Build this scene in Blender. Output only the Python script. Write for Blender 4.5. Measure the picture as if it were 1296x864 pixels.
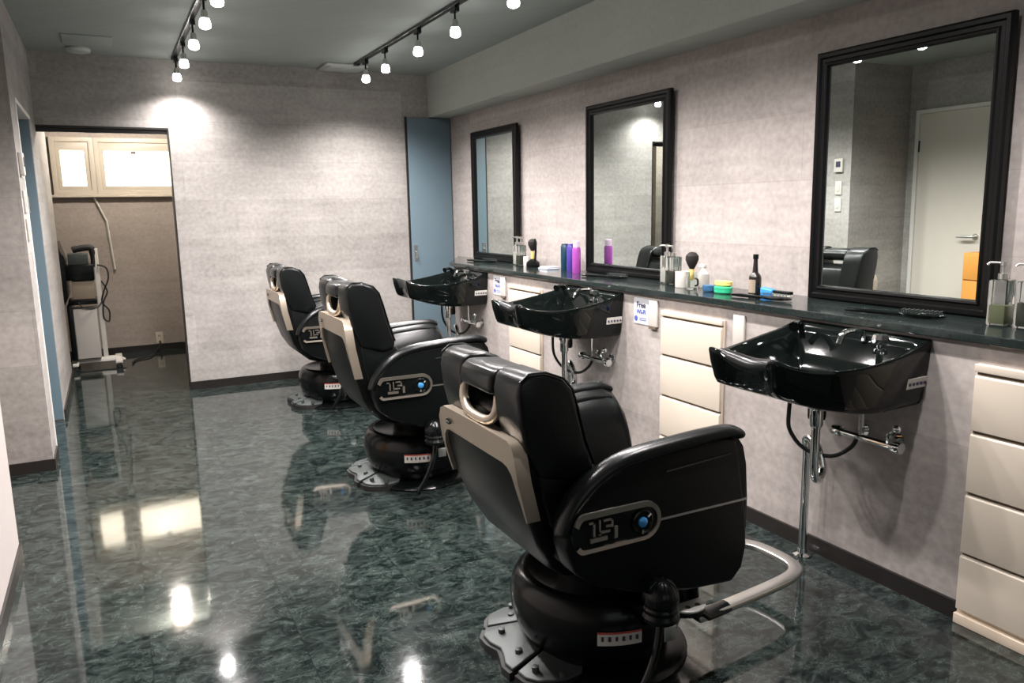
import bpy, bmesh, math, random
from mathutils import Vector, Matrix
random.seed(7)
S = bpy.context.scene
C = S.collection
for o in list(bpy.data.objects): bpy.data.objects.remove(o)
PI = math.pi

# ------------------------------------------------------------------ camera
R_ = Vector((0.88853418, -0.45846529, -0.01779295))
U_ = Vector((0.09313408, 0.14225494, 0.98543877))
F_ = Vector((0.44925834, 0.87725316, -0.16909712))
cam = bpy.data.cameras.new('camera'); camo = bpy.data.objects.new('camera', cam); C.objects.link(camo)
m = Matrix((( R_.x, U_.x, -F_.x, 0.0), (R_.y, U_.y, -F_.y, 0.0), (R_.z, U_.z, -F_.z, 1.4), (0, 0, 0, 1)))
camo.matrix_world = m
cam.sensor_width = 36; cam.lens = 985 / 1296 * 36; cam.clip_start = 0.02
S.camera = camo
S.view_settings.view_transform = 'Standard'; S.view_settings.look = 'None'
S.view_settings.gamma = 1; S.view_settings.use_curve_mapping = False
S.view_settings.exposure = 0.0
# ------------------------------------------------------------------ world (dim daylight outside the closed room)
w = bpy.data.worlds.new('world'); S.world = w; w.use_nodes = True
w.node_tree.nodes['Background'].inputs[0].default_value = (0.75, 0.85, 1, 1)
w.node_tree.nodes['Background'].inputs[1].default_value = 0.3
SPOT_W = 112.0           # each track lamp
BULB_E = 30.0
WINDOW_E = 4.6
FRONT_FILL_W = 7.0          # unseen fill light added behind the camera

def area(name, loc, rot, sx, sy, power, col):
    l = bpy.data.lights.new(name, 'AREA'); l.shape = 'RECTANGLE'; l.size = sx; l.size_y = sy
    l.energy = power; l.color = col
    o = bpy.data.objects.new(name, l); o.location = loc; o.rotation_euler = rot; C.objects.link(o); return o
area('front_fill', (1.0, -1.85, 1.5), (PI/2, 0, 0), 2.6, 1.6, FRONT_FILL_W, (0.93, 0.97, 1.0))  # soft cool fill added in front of the closed rear wall

# ------------------------------------------------------------------ materials
MATS = {}
def nt(name):
    m = bpy.data.materials.new(name); m.use_nodes = True
    MATS[name] = m
    return m, m.node_tree, m.node_tree.nodes['Principled BSDF']
def setp(b, **k):
    names = dict(rough='Roughness', metal='Metallic', spec='Specular IOR Level', coat='Coat Weight', coatr='Coat Roughness', trans='Transmission Weight', ior='IOR', es='Emission Strength')
    for a, v in k.items(): b.inputs[names[a]].default_value = v
def plain(name, col, rough=0.5, var=0.08, scale=30, bump=0.0, **k):
    m, t, b = nt(name)
    setp(b, rough=rough, **k)
    tc = t.nodes.new('ShaderNodeTexCoord'); n = t.nodes.new('ShaderNodeTexNoise'); n.inputs['Scale'].default_value = scale
    n.inputs['Detail'].default_value = 4
    t.links.new(tc.outputs['Object'], n.inputs['Vector'])
    mx = t.nodes.new('ShaderNodeMix'); mx.data_type = 'RGBA'
    mx.inputs[6].default_value = [c * (1 - var) for c in col] + [1]
    mx.inputs[7].default_value = [min(1, c * (1 + var)) for c in col] + [1]
    t.links.new(n.outputs['Fac'], mx.inputs[0]); t.links.new(mx.outputs[2], b.inputs['Base Color'])
    if bump:
        bp = t.nodes.new('ShaderNodeBump'); bp.inputs['Strength'].default_value = bump; bp.inputs['Distance'].default_value = 0.002
        t.links.new(n.outputs['Fac'], bp.inputs['Height']); t.links.new(bp.outputs[0], b.inputs['Normal'])
    return m
def math_node(t, op, a, b=None):
    n = t.nodes.new('ShaderNodeMath'); n.operation = op
    for i, v in enumerate((a, b)):
        if v is None: continue
        if isinstance(v, (int, float)): n.inputs[i].default_value = v
        else: t.links.new(v, n.inputs[i])
    return n.outputs[0]
def concrete(name, dark, light, rough=0.75, joint=0.06):
    """concrete-look wallpaper: mottled patches, faint board joints"""
    m, t, b = nt(name); setp(b, rough=rough, spec=0.25)
    g = t.nodes.new('ShaderNodeNewGeometry'); s = t.nodes.new('ShaderNodeSeparateXYZ'); t.links.new(g.outputs['Position'], s.inputs[0])
    h = math_node(t, 'ADD', s.outputs[0], s.outputs[1])
    cmb = t.nodes.new('ShaderNodeCombineXYZ'); t.links.new(h, cmb.inputs[0]); t.links.new(s.outputs[2], cmb.inputs[1])
    n1 = t.nodes.new('ShaderNodeTexNoise'); n1.inputs['Scale'].default_value = 2.3; n1.inputs['Detail'].default_value = 8; n1.inputs['Roughness'].default_value = 0.68
    t.links.new(cmb.outputs[0], n1.inputs['Vector'])
    mp = t.nodes.new('ShaderNodeMapping'); mp.inputs['Scale'].default_value = (1.5, 16, 1); t.links.new(cmb.outputs[0], mp.inputs[0])
    n2 = t.nodes.new('ShaderNodeTexNoise'); n2.inputs['Scale'].default_value = 1.0; n2.inputs['Detail'].default_value = 5; t.links.new(mp.outputs[0], n2.inputs['Vector'])
    n3 = t.nodes.new('ShaderNodeTexNoise'); n3.inputs['Scale'].default_value = 34; n3.inputs['Detail'].default_value = 6; t.links.new(cmb.outputs[0], n3.inputs['Vector'])
    f = math_node(t, 'ADD', math_node(t, 'MULTIPLY', n1.outputs['Fac'], 0.42), math_node(t, 'ADD', math_node(t, 'MULTIPLY', n2.outputs['Fac'], 0.23), math_node(t, 'MULTIPLY', n3.outputs['Fac'], 0.35)))
    br = t.nodes.new('ShaderNodeTexBrick'); br.inputs['Scale'].default_value = 1.0; br.inputs['Brick Width'].default_value = 1.8; br.inputs['Row Height'].default_value = 0.3
    br.inputs['Mortar Size'].default_value = 0.005; br.inputs['Mortar Smooth'].default_value = 1
    br.inputs['Color1'].default_value = (0.30, 0.30, 0.30, 1); br.inputs['Color2'].default_value = (0.66, 0.66, 0.66, 1); br.inputs['Mortar'].default_value = (0.32, 0.32, 0.32, 1)
    t.links.new(cmb.outputs[0], br.inputs['Vector'])
    f = math_node(t, 'ADD', f, math_node(t, 'MULTIPLY', math_node(t, 'SUBTRACT', br.outputs['Color'], 0.5), joint * 6))
    rp = t.nodes.new('ShaderNodeValToRGB'); rp.color_ramp.elements[0].position = 0.32; rp.color_ramp.elements[1].position = 0.68
    rp.color_ramp.elements[0].color = (*dark, 1); rp.color_ramp.elements[1].color = (*light, 1)
    t.links.new(f, rp.inputs[0]); t.links.new(rp.outputs[0], b.inputs['Base Color'])
    return m
concrete('wallpaper', (0.21, 0.196, 0.183), (0.40, 0.378, 0.358), joint=0.07)
concrete('wallpaper_side', (0.25, 0.225, 0.211), (0.45, 0.410, 0.386), joint=0.07)
concrete('ceiling_paper', (0.27, 0.305, 0.285), (0.33, 0.365, 0.345), joint=0.02)
concrete('beam_paper', (0.31, 0.33, 0.30), (0.39, 0.41, 0.375), joint=0.02)
concrete('backroom_paper', (0.27, 0.228, 0.20), (0.42, 0.36, 0.32), joint=0.03)
plain('near_wall', (0.42, 0.38, 0.36), 0.7, var=0.04, scale=6)
plain('shop_dark', (0.08, 0.08, 0.08), 0.7)

def floor_mat():
    m, t, b = nt('floor_marble'); setp(b, rough=0.07, spec=0.6)
    g = t.nodes.new('ShaderNodeNewGeometry'); T = 0.45
    sc = t.nodes.new('ShaderNodeVectorMath'); sc.operation = 'SCALE'; sc.inputs[3].default_value = 1 / T; t.links.new(g.outputs['Position'], sc.inputs[0])
    fl = t.nodes.new('ShaderNodeVectorMath'); fl.operation = 'FLOOR'; t.links.new(sc.outputs[0], fl.inputs[0])
    wn = t.nodes.new('ShaderNodeTexWhiteNoise'); wn.noise_dimensions = '2D'; t.links.new(fl.outputs[0], wn.inputs['Vector'])
    off = t.nodes.new('ShaderNodeVectorMath'); off.operation = 'SCALE'; off.inputs[3].default_value = 40; t.links.new(wn.outputs['Color'], off.inputs[0])
    ad = t.nodes.new('ShaderNodeVectorMath'); ad.operation = 'ADD'; t.links.new(g.outputs['Position'], ad.inputs[0]); t.links.new(off.outputs[0], ad.inputs[1])
    n = t.nodes.new('ShaderNodeTexNoise'); n.inputs['Scale'].default_value = 7; n.inputs['Detail'].default_value = 9; n.inputs['Roughness'].default_value = 0.7; n.inputs['Distortion'].default_value = 0.7
    t.links.new(ad.outputs[0], n.inputs['Vector'])
    vein = math_node(t, 'ABSOLUTE', math_node(t, 'SUBTRACT', n.outputs['Fac'], 0.5))
    r1 = t.nodes.new('ShaderNodeValToRGB'); r1.color_ramp.elements[0].position = 0; r1.color_ramp.elements[1].position = 0.010
    r1.color_ramp.elements[0].color = (0.04, 0.052, 0.047, 1); r1.color_ramp.elements[1].color = (0, 0, 0, 1); t.links.new(vein, r1.inputs[0])
    n2 = t.nodes.new('ShaderNodeTexNoise'); n2.inputs['Scale'].default_value = 13; n2.inputs['Detail'].default_value = 10; n2.inputs['Roughness'].default_value = 0.82; n2.inputs['Distortion'].default_value = 1.0
    mpf = t.nodes.new('ShaderNodeMapping'); mpf.inputs['Rotation'].default_value = (0, 0, 0.5); mpf.inputs['Scale'].default_value = (0.85, 1.35, 1); t.links.new(ad.outputs[0], mpf.inputs[0]); t.links.new(mpf.outputs[0], n2.inputs['Vector'])
    r2 = t.nodes.new('ShaderNodeValToRGB'); r2.color_ramp.elements[0].position = 0.44; r2.color_ramp.elements[1].position = 0.70
    r2.color_ramp.elements[0].color = (0.004, 0.007, 0.0068, 1); r2.color_ramp.elements[1].color = (0.052, 0.068, 0.062, 1); t.links.new(n2.outputs['Fac'], r2.inputs[0])
    mx = t.nodes.new('ShaderNodeMix'); mx.data_type = 'RGBA'; mx.blend_type = 'ADD'; mx.inputs[0].default_value = 0.75
    t.links.new(r2.outputs[0], mx.inputs[6]); t.links.new(r1.outputs[0], mx.inputs[7])
    # thin dark tile joints
    fr = t.nodes.new('ShaderNodeVectorMath'); fr.operation = 'FRACTION'; t.links.new(sc.outputs[0], fr.inputs[0])
    sp = t.nodes.new('ShaderNodeSeparateXYZ'); t.links.new(fr.outputs[0], sp.inputs[0])
    ex = math_node(t, 'ABSOLUTE', math_node(t, 'SUBTRACT', sp.outputs[0], 0.5)); ey = math_node(t, 'ABSOLUTE', math_node(t, 'SUBTRACT', sp.outputs[1], 0.5))
    e = math_node(t, 'GREATER_THAN', math_node(t, 'MAXIMUM', ex, ey), 0.4965)
    mj = t.nodes.new('ShaderNodeMix'); mj.data_type = 'RGBA'; t.links.new(math_node(t, 'MULTIPLY', e, 0.6), mj.inputs[0])
    t.links.new(mx.outputs[2], mj.inputs[6]); mj.inputs[7].default_value = (0.005, 0.007, 0.007, 1)
    t.links.new(mj.outputs[2], b.inputs['Base Color'])
    rr = t.nodes.new('ShaderNodeMapRange'); rr.inputs[3].default_value = 0.03; rr.inputs[4].default_value = 0.095; t.links.new(n2.outputs['Fac'], rr.inputs[0]); t.links.new(rr.outputs[0], b.inputs['Roughness'])
    n4 = t.nodes.new('ShaderNodeTexNoise'); n4.inputs['Scale'].default_value = 3.5; t.links.new(g.outputs['Position'], n4.inputs['Vector'])
    bp = t.nodes.new('ShaderNodeBump'); bp.inputs['Strength'].default_value = 0.06; bp.inputs['Distance'].default_value = 0.01; t.links.new(n4.outputs['Fac'], bp.inputs['Height']); t.links.new(bp.outputs[0], b.inputs['Normal'])
floor_mat()
plain('dark_base', (0.014, 0.012, 0.011), 0.35)
plain('blue_door', (0.12, 0.175, 0.21), 0.45, var=0.04, scale=4)
plain('frame_white', (0.62, 0.60, 0.57), 0.4, var=0.03)
plain('white_door', (0.60, 0.55, 0.49), 0.4, var=0.03, scale=5)
plain('cream', (0.56, 0.495, 0.41), 0.4, var=0.02, scale=5)
plain('cream_edge', (0.60, 0.50, 0.39), 0.45, var=0.03, scale=5)
plain('gap_dark', (0.10, 0.07, 0.05), 0.8)
plain('highlight_grey', (0.035, 0.037, 0.036), 0.4)  # lighter than the panel, painted for the groove's highlight
plain('pedal_metal', (0.62, 0.61, 0.57), 0.35, metal=0.3)
plain('gap_tan', (0.20, 0.15, 0.10), 0.8)
plain('gloss_black', (0.003, 0.0045, 0.004), 0.06, spec=0.3)
plain('worktop_mat', (0.014, 0.02, 0.019), 0.12, scale=60, var=0.5)
plain('leather', (0.0035, 0.0045, 0.0045), 0.29, bump=0.2, scale=160, spec=0.36)
plain('leather_panel', (0.003, 0.004, 0.004), 0.36, bump=0.2, scale=200, spec=0.18)
plain('plastic_black', (0.003, 0.004, 0.004), 0.22, spec=0.3)
plain('rubber', (0.008, 0.008, 0.008), 0.6)
plain('bronze', (0.46, 0.39, 0.31), 0.38, metal=0.7, var=0.06)
plain('bronze_light', (0.55, 0.49, 0.42), 0.3, metal=0.9, var=0.05)
plain('silver', (0.62, 0.61, 0.58), 0.28, metal=0.95, var=0.05)
plain('foot_metal', (0.05, 0.06, 0.057), 0.5, metal=0.2, var=0.1, scale=50)
plain('chrome', (0.82, 0.84, 0.84), 0.07, metal=1.0, var=0.02)
plain('frame_black', (0.003, 0.003, 0.003), 0.3, spec=0.22)
plain('label_white', (0.6, 0.575, 0.53), 0.5, var=0.03)
plain('label_red', (0.5, 0.06, 0.04), 0.5)
plain('ink', (0.03, 0.03, 0.06), 0.6)
plain('ink_blue', (0.06, 0.09, 0.35), 0.6)
plain('paper', (0.52, 0.52, 0.55), 0.6, var=0.02)
plain('plate_white', (0.50, 0.47, 0.43), 0.4, var=0.02)
plain('blue_glow', (0.05, 0.25, 0.55), 0.15, var=0.3, scale=200)
plain('ceiling_white', (0.42, 0.44, 0.42), 0.5, var=0.02)
plain('orange_wood', (0.55, 0.24, 0.05), 0.4, var=0.15, scale=8)
plain('teal_plastic', (0.005, 0.03, 0.055), 0.3)
plain('purple_plastic', (0.05, 0.03, 0.22), 0.3)
plain('pink_can', (0.26, 0.05, 0.27), 0.25)
plain('pale_pink', (0.55, 0.40, 0.52), 0.35)
plain('yellow_soap', (0.70, 0.52, 0.16), 0.4)
plain('green_plastic', (0.02, 0.34, 0.17), 0.35)
plain('blue_plastic', (0.03, 0.22, 0.55), 0.35)
plain('navy_plastic', (0.03, 0.10, 0.20), 0.35)
plain('bristle_black', (0.008, 0.006, 0.005), 0.8)
plain('liquid_dark', (0.035, 0.04, 0.03), 0.3)
plain('liquid_olive', (0.16, 0.17, 0.09), 0.3)
plain('brown_glass', (0.012, 0.009, 0.007), 0.08, spec=0.7)
plain('kraft', (0.27, 0.22, 0.16), 0.6)
plain('light_towel', (0.5, 0.55, 0.62), 0.8)
m, t, b = nt('clear_glass'); setp(b, rough=0.03, trans=1.0, ior=1.45); b.inputs['Base Color'].default_value = (0.86, 0.93, 0.90, 1)
m, t, b = nt('mirror_glass'); setp(b, rough=0.004, metal=1.0); b.inputs['Base Color'].default_value = (0.74, 0.81, 0.78, 1)
def emis(name, col, s):
    m, t, b = nt(name); b.inputs['Base Color'].default_value = (*col, 1); b.inputs['Emission Color'].default_value = (*col, 1); setp(b, es=s, rough=0.3)
emis('bulb_glow', (1, 0.96, 0.93), BULB_E)
emis('daylight_pane', (1.0, 0.90, 0.72), WINDOW_E)
emis('warm_glow', (1.0, 0.88, 0.72), 8)
emis('screen_dim', (0.02, 0.03, 0.03), 0.2)

# ------------------------------------------------------------------ mesh helpers
def box(bm, x0, x1, y0, y1, z0, z1):
    v = [bm.verts.new(p) for p in ((x0,y0,z0),(x1,y0,z0),(x1,y1,z0),(x0,y1,z0),(x0,y0,z1),(x1,y0,z1),(x1,y1,z1),(x0,y1,z1))]
    for f in ((3,2,1,0),(4,5,6,7),(0,1,5,4),(1,2,6,5),(2,3,7,6),(3,0,4,7)): bm.faces.new([v[i] for i in f])
    return bm
def loft(bm, loops, cap0=True, cap1=True, closed=True):
    L = [[bm.verts.new(p) for p in lp] for lp in loops]; n = len(L[0])
    for a, b2 in zip(L, L[1:]):
        for i in range(n if closed else n - 1):
            j = (i + 1) % n; bm.faces.new((a[i], a[j], b2[j], b2[i]))
    if cap0: bm.faces.new(list(reversed(L[0])))
    if cap1: bm.faces.new(L[-1])
    return bm
def lathe(bm, prof, c=(0, 0, 0), seg=32, axis='z', cap=True):
    loops = []
    for r, h in prof:
        lp = []
        for k in range(seg):
            a = 2 * PI * k / seg; p = (r * math.cos(a), r * math.sin(a), h)
            if axis == 'x': p = (h, p[0], p[1])
            if axis == 'y': p = (p[1], h, p[0])
            lp.append((c[0] + p[0], c[1] + p[1], c[2] + p[2]))
        loops.append(lp)
    return loft(bm, loops, cap, cap)
def tube(bm, pts, r, seg=10, ry=None, up=None):
    """sweep an ellipse along pts (radii may be lists)"""
    P = [Vector(p) for p in pts]; n = len(P); loops = []
    rr = r if isinstance(r, (list, tuple)) else [r] * n
    r2 = ry if isinstance(ry, (list, tuple)) else [ry if ry is not None else None] * n
    prev = Vector(up) if up else None
    for i in range(n):
        d = (P[min(i + 1, n - 1)] - P[max(i - 1, 0)]).normalized()
        if prev is None:
            prev = Vector((0, 0, 1)) if abs(d.z) < 0.9 else Vector((1, 0, 0))
        s = d.cross(prev).normalized(); u = s.cross(d).normalized(); prev = u if not up else Vector(up)
        a_, b_ = rr[i], (r2[i] if r2[i] is not None else rr[i])
        loops.append([P[i] + s * (a_ * math.cos(2 * PI * k / seg)) + u * (b_ * math.sin(2 * PI * k / seg)) for k in range(seg)])
    return loft(bm, loops)
def smooth_path(pts, k=6, closed=False):
    P = [Vector(p) for p in pts]; out = []; n = len(P)
    rng = range(n if closed else n - 1)
    for i in rng:
        g = (lambda j: P[j % n]) if closed else (lambda j: P[max(0, min(n - 1, j))])
        p0, p1, p2, p3 = g(i - 1), g(i), g(i + 1), g(i + 2)
        for q in range(k):
            t = q / k
            out.append(0.5 * ((2 * p1) + (p2 - p0) * t + (2 * p0 - 5 * p1 + 4 * p2 - p3) * t * t + (3 * p1 - p0 - 3 * p2 + p3) * t ** 3))
    if not closed: out.append(P[-1])
    return out
def prism(bm, outl, a0, a1, plane='xz'):
    def mk(p, h):
        if plane == 'xz': return (p[0], h, p[1])
        if plane == 'yz': return (h, p[0], p[1])
        return (p[0], p[1], h)
    return loft(bm, [[mk(p, a0) for p in outl], [mk(p, a1) for p in outl]])
def sphere(bm, c, r, sc=(1, 1, 1), seg=20):
    bmesh.ops.create_uvsphere(bm, u_segments=seg, v_segments=seg // 2 + 2, radius=r, matrix=Matrix.Translation(c) @ Matrix.Diagonal((*sc, 1)))
    return bm
def NB(): return bmesh.new()
def obj(name, bm, mat, parent=None, bev=0, seg=3, smooth=True, loc=None, rot=None, ang=35, label=None, sub=0):
    bmesh.ops.recalc_face_normals(bm, faces=bm.faces)
    me = bpy.data.meshes.new(name)
    if smooth:
        for f in bm.faces: f.smooth = True
        for e in bm.edges:
            if len(e.link_faces) == 2 and e.calc_face_angle(0) > math.radians(ang): e.smooth = False
    bm.to_mesh(me); bm.free()
    o = bpy.data.objects.new(name, me); C.objects.link(o)
    for mm in (mat if isinstance(mat, (list, tuple)) else [mat]): me.materials.append(MATS[mm])
    if parent: o.parent = parent
    if loc: o.location = loc
    if rot: o.rotation_euler = rot
    if bev:
        md = o.modifiers.new('bevel', 'BEVEL'); md.width = bev; md.segments = seg; md.limit_method = 'ANGLE'; md.angle_limit = math.radians(28)
        md.harden_normals = False
        if smooth:
            for e in me.edges: e.use_edge_sharp = False
    if sub:
        md = o.modifiers.new('sub', 'SUBSURF'); md.levels = sub; md.render_levels = sub
    if label: o['label'] = label
    return o
def tag(o, label, cat, group=None):
    o['label'] = label; o['category'] = cat
    if group: o['group'] = group
    return o
def thing(name, label, cat, loc=(0, 0, 0), rz=0, group=None):
    o = bpy.data.objects.new(name, None); C.objects.link(o); o.location = loc; o.rotation_euler = (0, 0, rz); o.empty_display_size = 0.1
    return tag(o, label, cat, group)
def struct(name, bm, mat, **k):
    o = obj(name, bm, mat, **k)
    if not k.get('parent'): o['kind'] = 'structure'
    return o
def copy_tree(o, parent=None):
    c = o.copy(); C.objects.link(c)
    if parent: c.parent = parent
    for ch in list(o.children): copy_tree(ch, c)
    return c
def text(name, s, size, mat, parent, loc, rot, bold=0.0):
    cu = bpy.data.curves.new(name, 'FONT'); cu.body = s; cu.size = size; cu.extrude = 0.0004; cu.offset = bold; cu.align_x = 'CENTER'
    tmp = bpy.data.objects.new('tmp', cu); C.objects.link(tmp)
    dg = bpy.context.evaluated_depsgraph_get(); me = bpy.data.meshes.new_from_object(tmp.evaluated_get(dg))
    bpy.data.objects.remove(tmp)
    o = bpy.data.objects.new(name, me); C.objects.link(o); me.materials.clear(); me.materials.append(MATS[mat])
    o.parent = parent; o.location = loc; o.rotation_euler = rot; return o

# ================================================================== ROOM
WX, LX, BY, CZ = 2.81, 2.44, 6.635, 2.55          # right wall, ledge face, back wall, ceiling
NX, FX = -0.445, -0.385                            # near-left wall, far-left wall
struct('floor', box(NB(), -2.6, 4.2, -2.1, 9.1, -0.08, 0), 'floor_marble')
struct('ceiling', box(NB(), -2.6, 4.2, -2.1, 9.1, CZ, CZ + 0.08), 'ceiling_paper')
struct('wall_right', box(NB(), WX, WX + 0.1, -2.0, BY + 0.1, 0, CZ), 'wallpaper_side')
bm = NB(); box(bm, 0.488, WX, BY, BY + 0.08, 0, CZ); box(bm, FX, 0.488, BY, BY + 0.08, 2.045, CZ)
struct('wall_back', bm, 'wallpaper')
struct('wall_near', box(NB(), -1.3, WX + 0.1, -2.0, -1.9, 0, CZ), 'shop_dark')
# left side: near wall, recess with a door, far wall with a doorway
struct('wall_left', box(NB(), NX - 0.1, NX, -1.9, 3.65, 0, CZ), 'near_wall')
bm = NB(); box(bm, -1.24, -1.14, 3.5, 5.0, 0, CZ); box(bm, -1.14, NX - 0.1, 3.55, 3.65, 0, CZ); struct('wall_recess', bm, 'wallpaper')
bm = NB(); box(bm, -1.14, FX, 4.90, 5.0, 0, CZ); box(bm, FX - 0.08, FX, 5.0, 5.20, 0, CZ); box(bm, FX - 0.08, FX, 5.20, 6.12, 2.03, CZ); box(bm, FX - 0.08, FX, 6.12, 7.70, 0, CZ)
struct('wall_left_far', bm, 'wallpaper')
# doorway lining in far-left wall
bm = NB(); box(bm, FX - 0.10, FX + 0.006, 5.18, 5.205, 0, 2.05); box(bm, FX - 0.10, FX + 0.006, 5.205, 6.12, 2.025, 2.05)
struct('door_2', bm, 'frame_white', bev=0.003)
bm = NB()
for z in (1.42, 1.63): box(bm, FX + 0.004, FX + 0.011, 5.186, 5.2, z, z + 0.09)
obj('strike_plate', bm, 'silver', bpy.data.objects['door_2'])
dl = struct('door_3', box(NB(), -1.18, FX - 0.002, 6.115, 6.155, 0.005, 2.03), 'blue_door', bev=0.003)
bm = NB(); box(bm, -1.55, -1.47, 5.0, 7.8, 0, CZ); struct('wall_side_room', bm, 'wallpaper')
# back room
bm = NB(); box(bm, -1.6, 2.2, 8.84, 8.94, 0, 1.6); box(bm, -1.6, 2.2, 8.84, 8.94, 2.15, CZ); box(bm, -1.6, -0.38, 8.84, 8.94, 1.6, 2.15); box(bm, 1.2, 2.2, 8.84, 8.94, 1.6, 2.15)
struct('wall_back_room', bm, 'backroom_paper')
struct('wall_back_room_right', box(NB(), 1.9, 2.0, BY + 0.08, 8.84, 0, CZ), 'backroom_paper')
struct('wall_back_room_left', box(NB(), -1.56, -1.46, 7.7, 8.84, 0, CZ), 'backroom_paper')
# doorway head track
bm = NB(); box(bm, FX, 0.488, BY - 0.004, BY + 0.084, 2.03, 2.045); box(bm, FX, 0.486, BY + 0.02, BY + 0.06, 2.0, 2.03); struct('trim_1', bm, 'dark_base')
struct('trim_2', box(NB(), 0.478, 0.489, BY - 0.003, BY + 0.083, 0, 2.03), 'dark_base')
# windows of the back room
def window(n, x0, x1, z0, z1):
    bm = NB(); fw = 0.045
    def ring(x0, x1, z0, z1, wx, wb, wt, y0, y1):
        o_ = ((x0, z0), (x1, z0), (x1, z1), (x0, z1)); i_ = ((x0 + wx, z0 + wb), (x1 - wx, z0 + wb), (x1 - wx, z1 - wt), (x0 + wx, z1 - wt))
        Q = [[bm.verts.new((x, y, z)) for x, z in pp] for pp, y in ((o_, y0), (i_, y0), (i_, y1), (o_, y1))]
        for a in range(4):
            A_, B_ = Q[a], Q[(a + 1) % 4]
            for k in range(4): bm.faces.new((A_[k], A_[(k + 1) % 4], B_[(k + 1) % 4], B_[k]))
    a0, a1, b0, b1 = x0 + fw, x1 - fw, z0 + fw, z1 - fw
    ring(x0, x1, z0, z1, fw, fw, fw, 8.80, 8.87)
    ring(a0, a1, b0, b1, 0.04, 0.04, 0.08, 8.815, 8.855)
    f = struct('window_%d' % n, bm, 'window_frame', bev=0.004)
    bm = NB(); box(bm, a0 + 0.04, a1 - 0.04, 8.832, 8.838, b0 + 0.04, b1 - 0.08)
    obj('frosted_pane', bm, 'daylight_pane', f)
    return f
plain('window_frame', (0.50, 0.44, 0.36), 0.45, var=0.03)
window(1, -0.42, -0.045, 1.60, 2.15)
wf = window(2, -0.045, 1.2, 1.60, 2.15)
obj('window_latch', box(NB(), 0.28, 0.33, 8.795, 8.82, 1.995, 2.02), 'dark_base', wf)
struct('trim_3', box(NB(), -0.46, 1.9, 8.77, 8.84, 1.575, 1.60), 'window_frame', bev=0.004)
# beam along the right wall (drops from the ceiling)
bm = NB(); prism(bm, [(2.535, -1.9), (WX, -1.9), (WX, BY), (2.607, BY), (2.585, 4.6)], 2.195, CZ, 'xy')
struct('wall_beam', bm, 'beam_paper', smooth=False)
# lower ledge wall under the worktop
bm = NB(); prism(bm, [(LX, -1.9), (WX, -1.9), (WX, 6.45), (LX, 5.76)], 0, 0.948, 'xy')
struct('wall_right_lower', bm, 'wallpaper_side', smooth=False)
# baseboards
def bb(name, *bx):
    bm = NB()
    for q in bx: box(bm, *q)
    struct(name, bm, 'dark_base')
bb('baseboard_right', (LX - 0.012, LX, 1.49, 5.77, 0, 0.065))
bb('baseboard_back', (0.488, 2.39, BY - 0.01, BY, 0, 0.066))
bb('baseboard_left', (NX, NX + 0.01, -1.9, 3.65, 0, 0.065), (NX - 0.1, NX + 0.01, 3.65, 3.66, 0, 0.065))
bb('baseboard_recess', (-1.14, FX + 0.01, 4.89, 4.90, 0, 0.065), (FX, FX + 0.01, 4.9, 5.18, 0, 0.065))
bb('baseboard_left_far', (FX, FX + 0.01, 6.15, 7.70, 0, 0.065), (FX - 0.08, FX + 0.01, 7.70, 7.71, 0, 0.065))
bb('baseboard_back_room', (-1.46, 1.9, 8.83, 8.84, 0, 0.065))
# white door in the recess (seen in the big mirror) and wooden cabinet by it
bm = NB(); box(bm, -1.14, -1.10, 3.90, 3.935, 0, 2.15); box(bm, -1.14, -1.10, 4.775, 4.81, 0, 2.15); box(bm, -1.14, -1.10, 3.935, 4.775, 2.115, 2.15)
dfr = struct('door_1', bm, 'frame_white', bev=0.003)
obj('door_leaf', box(NB(), -1.139, -1.118, 3.937, 4.773, 0.01, 2.113), 'white_door', dfr, bev=0.002)
bm = NB(); tube(bm, [(-1.115, 4.19, 1.03), (-1.06, 4.19, 1.03), (-1.055, 4.21, 1.03), (-1.055, 4.32, 1.03)], 0.011); lathe(bm, [(0.026, -1.118), (0.026, -1.108)], (0, 4.19, 1.03), axis='x')
obj('door_handle', bm, 'silver', dfr)
obj('door_hinge', box(NB(), -1.117, -1.105, 4.765, 4.79, 1.78, 1.88), 'dark_base', dfr)
t_ = thing('storage_cabinet', 'varnished orange wood cabinet standing in the recess by the white door', 'cabinet', (-0.93, 3.85, 0))
obj('body', box(NB(), -0.19, 0.19, -0.19, 0.19, 0, 0.92), 'orange_wood', t_, bev=0.004)
obj('drawer', box(NB(), 0.19, 0.202, -0.18, 0.18, 0.70, 0.90), 'orange_wood', t_, bev=0.003)
d = obj('door', box(NB(), 0.19, 0.202, -0.18, 0.18, 0.04, 0.69), 'orange_wood', t_, bev=0.003)
# blue closet door in the back corner
d = struct('door_4', box(NB(), 2.40, 2.80, BY - 0.03, BY - 0.002, 0.008, 2.187), 'blue_door', bev=0.002)
bm = NB(); box(bm, 2.42, 2.45, BY - 0.034, BY - 0.029, 0.95, 1.09); tube(bm, [(2.435, BY - 0.034, 1.03), (2.435, BY - 0.06, 1.03), (2.435, BY - 0.06, 0.98)], 0.006)
obj('door_handle', bm, 'silver', d)
struct('gap_shade', box(NB(), 2.385, 2.40, BY - 0.02, BY, 0, 2.195), 'dark_base')  # dark strip standing in for the gap shadow beside the closet door

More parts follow.
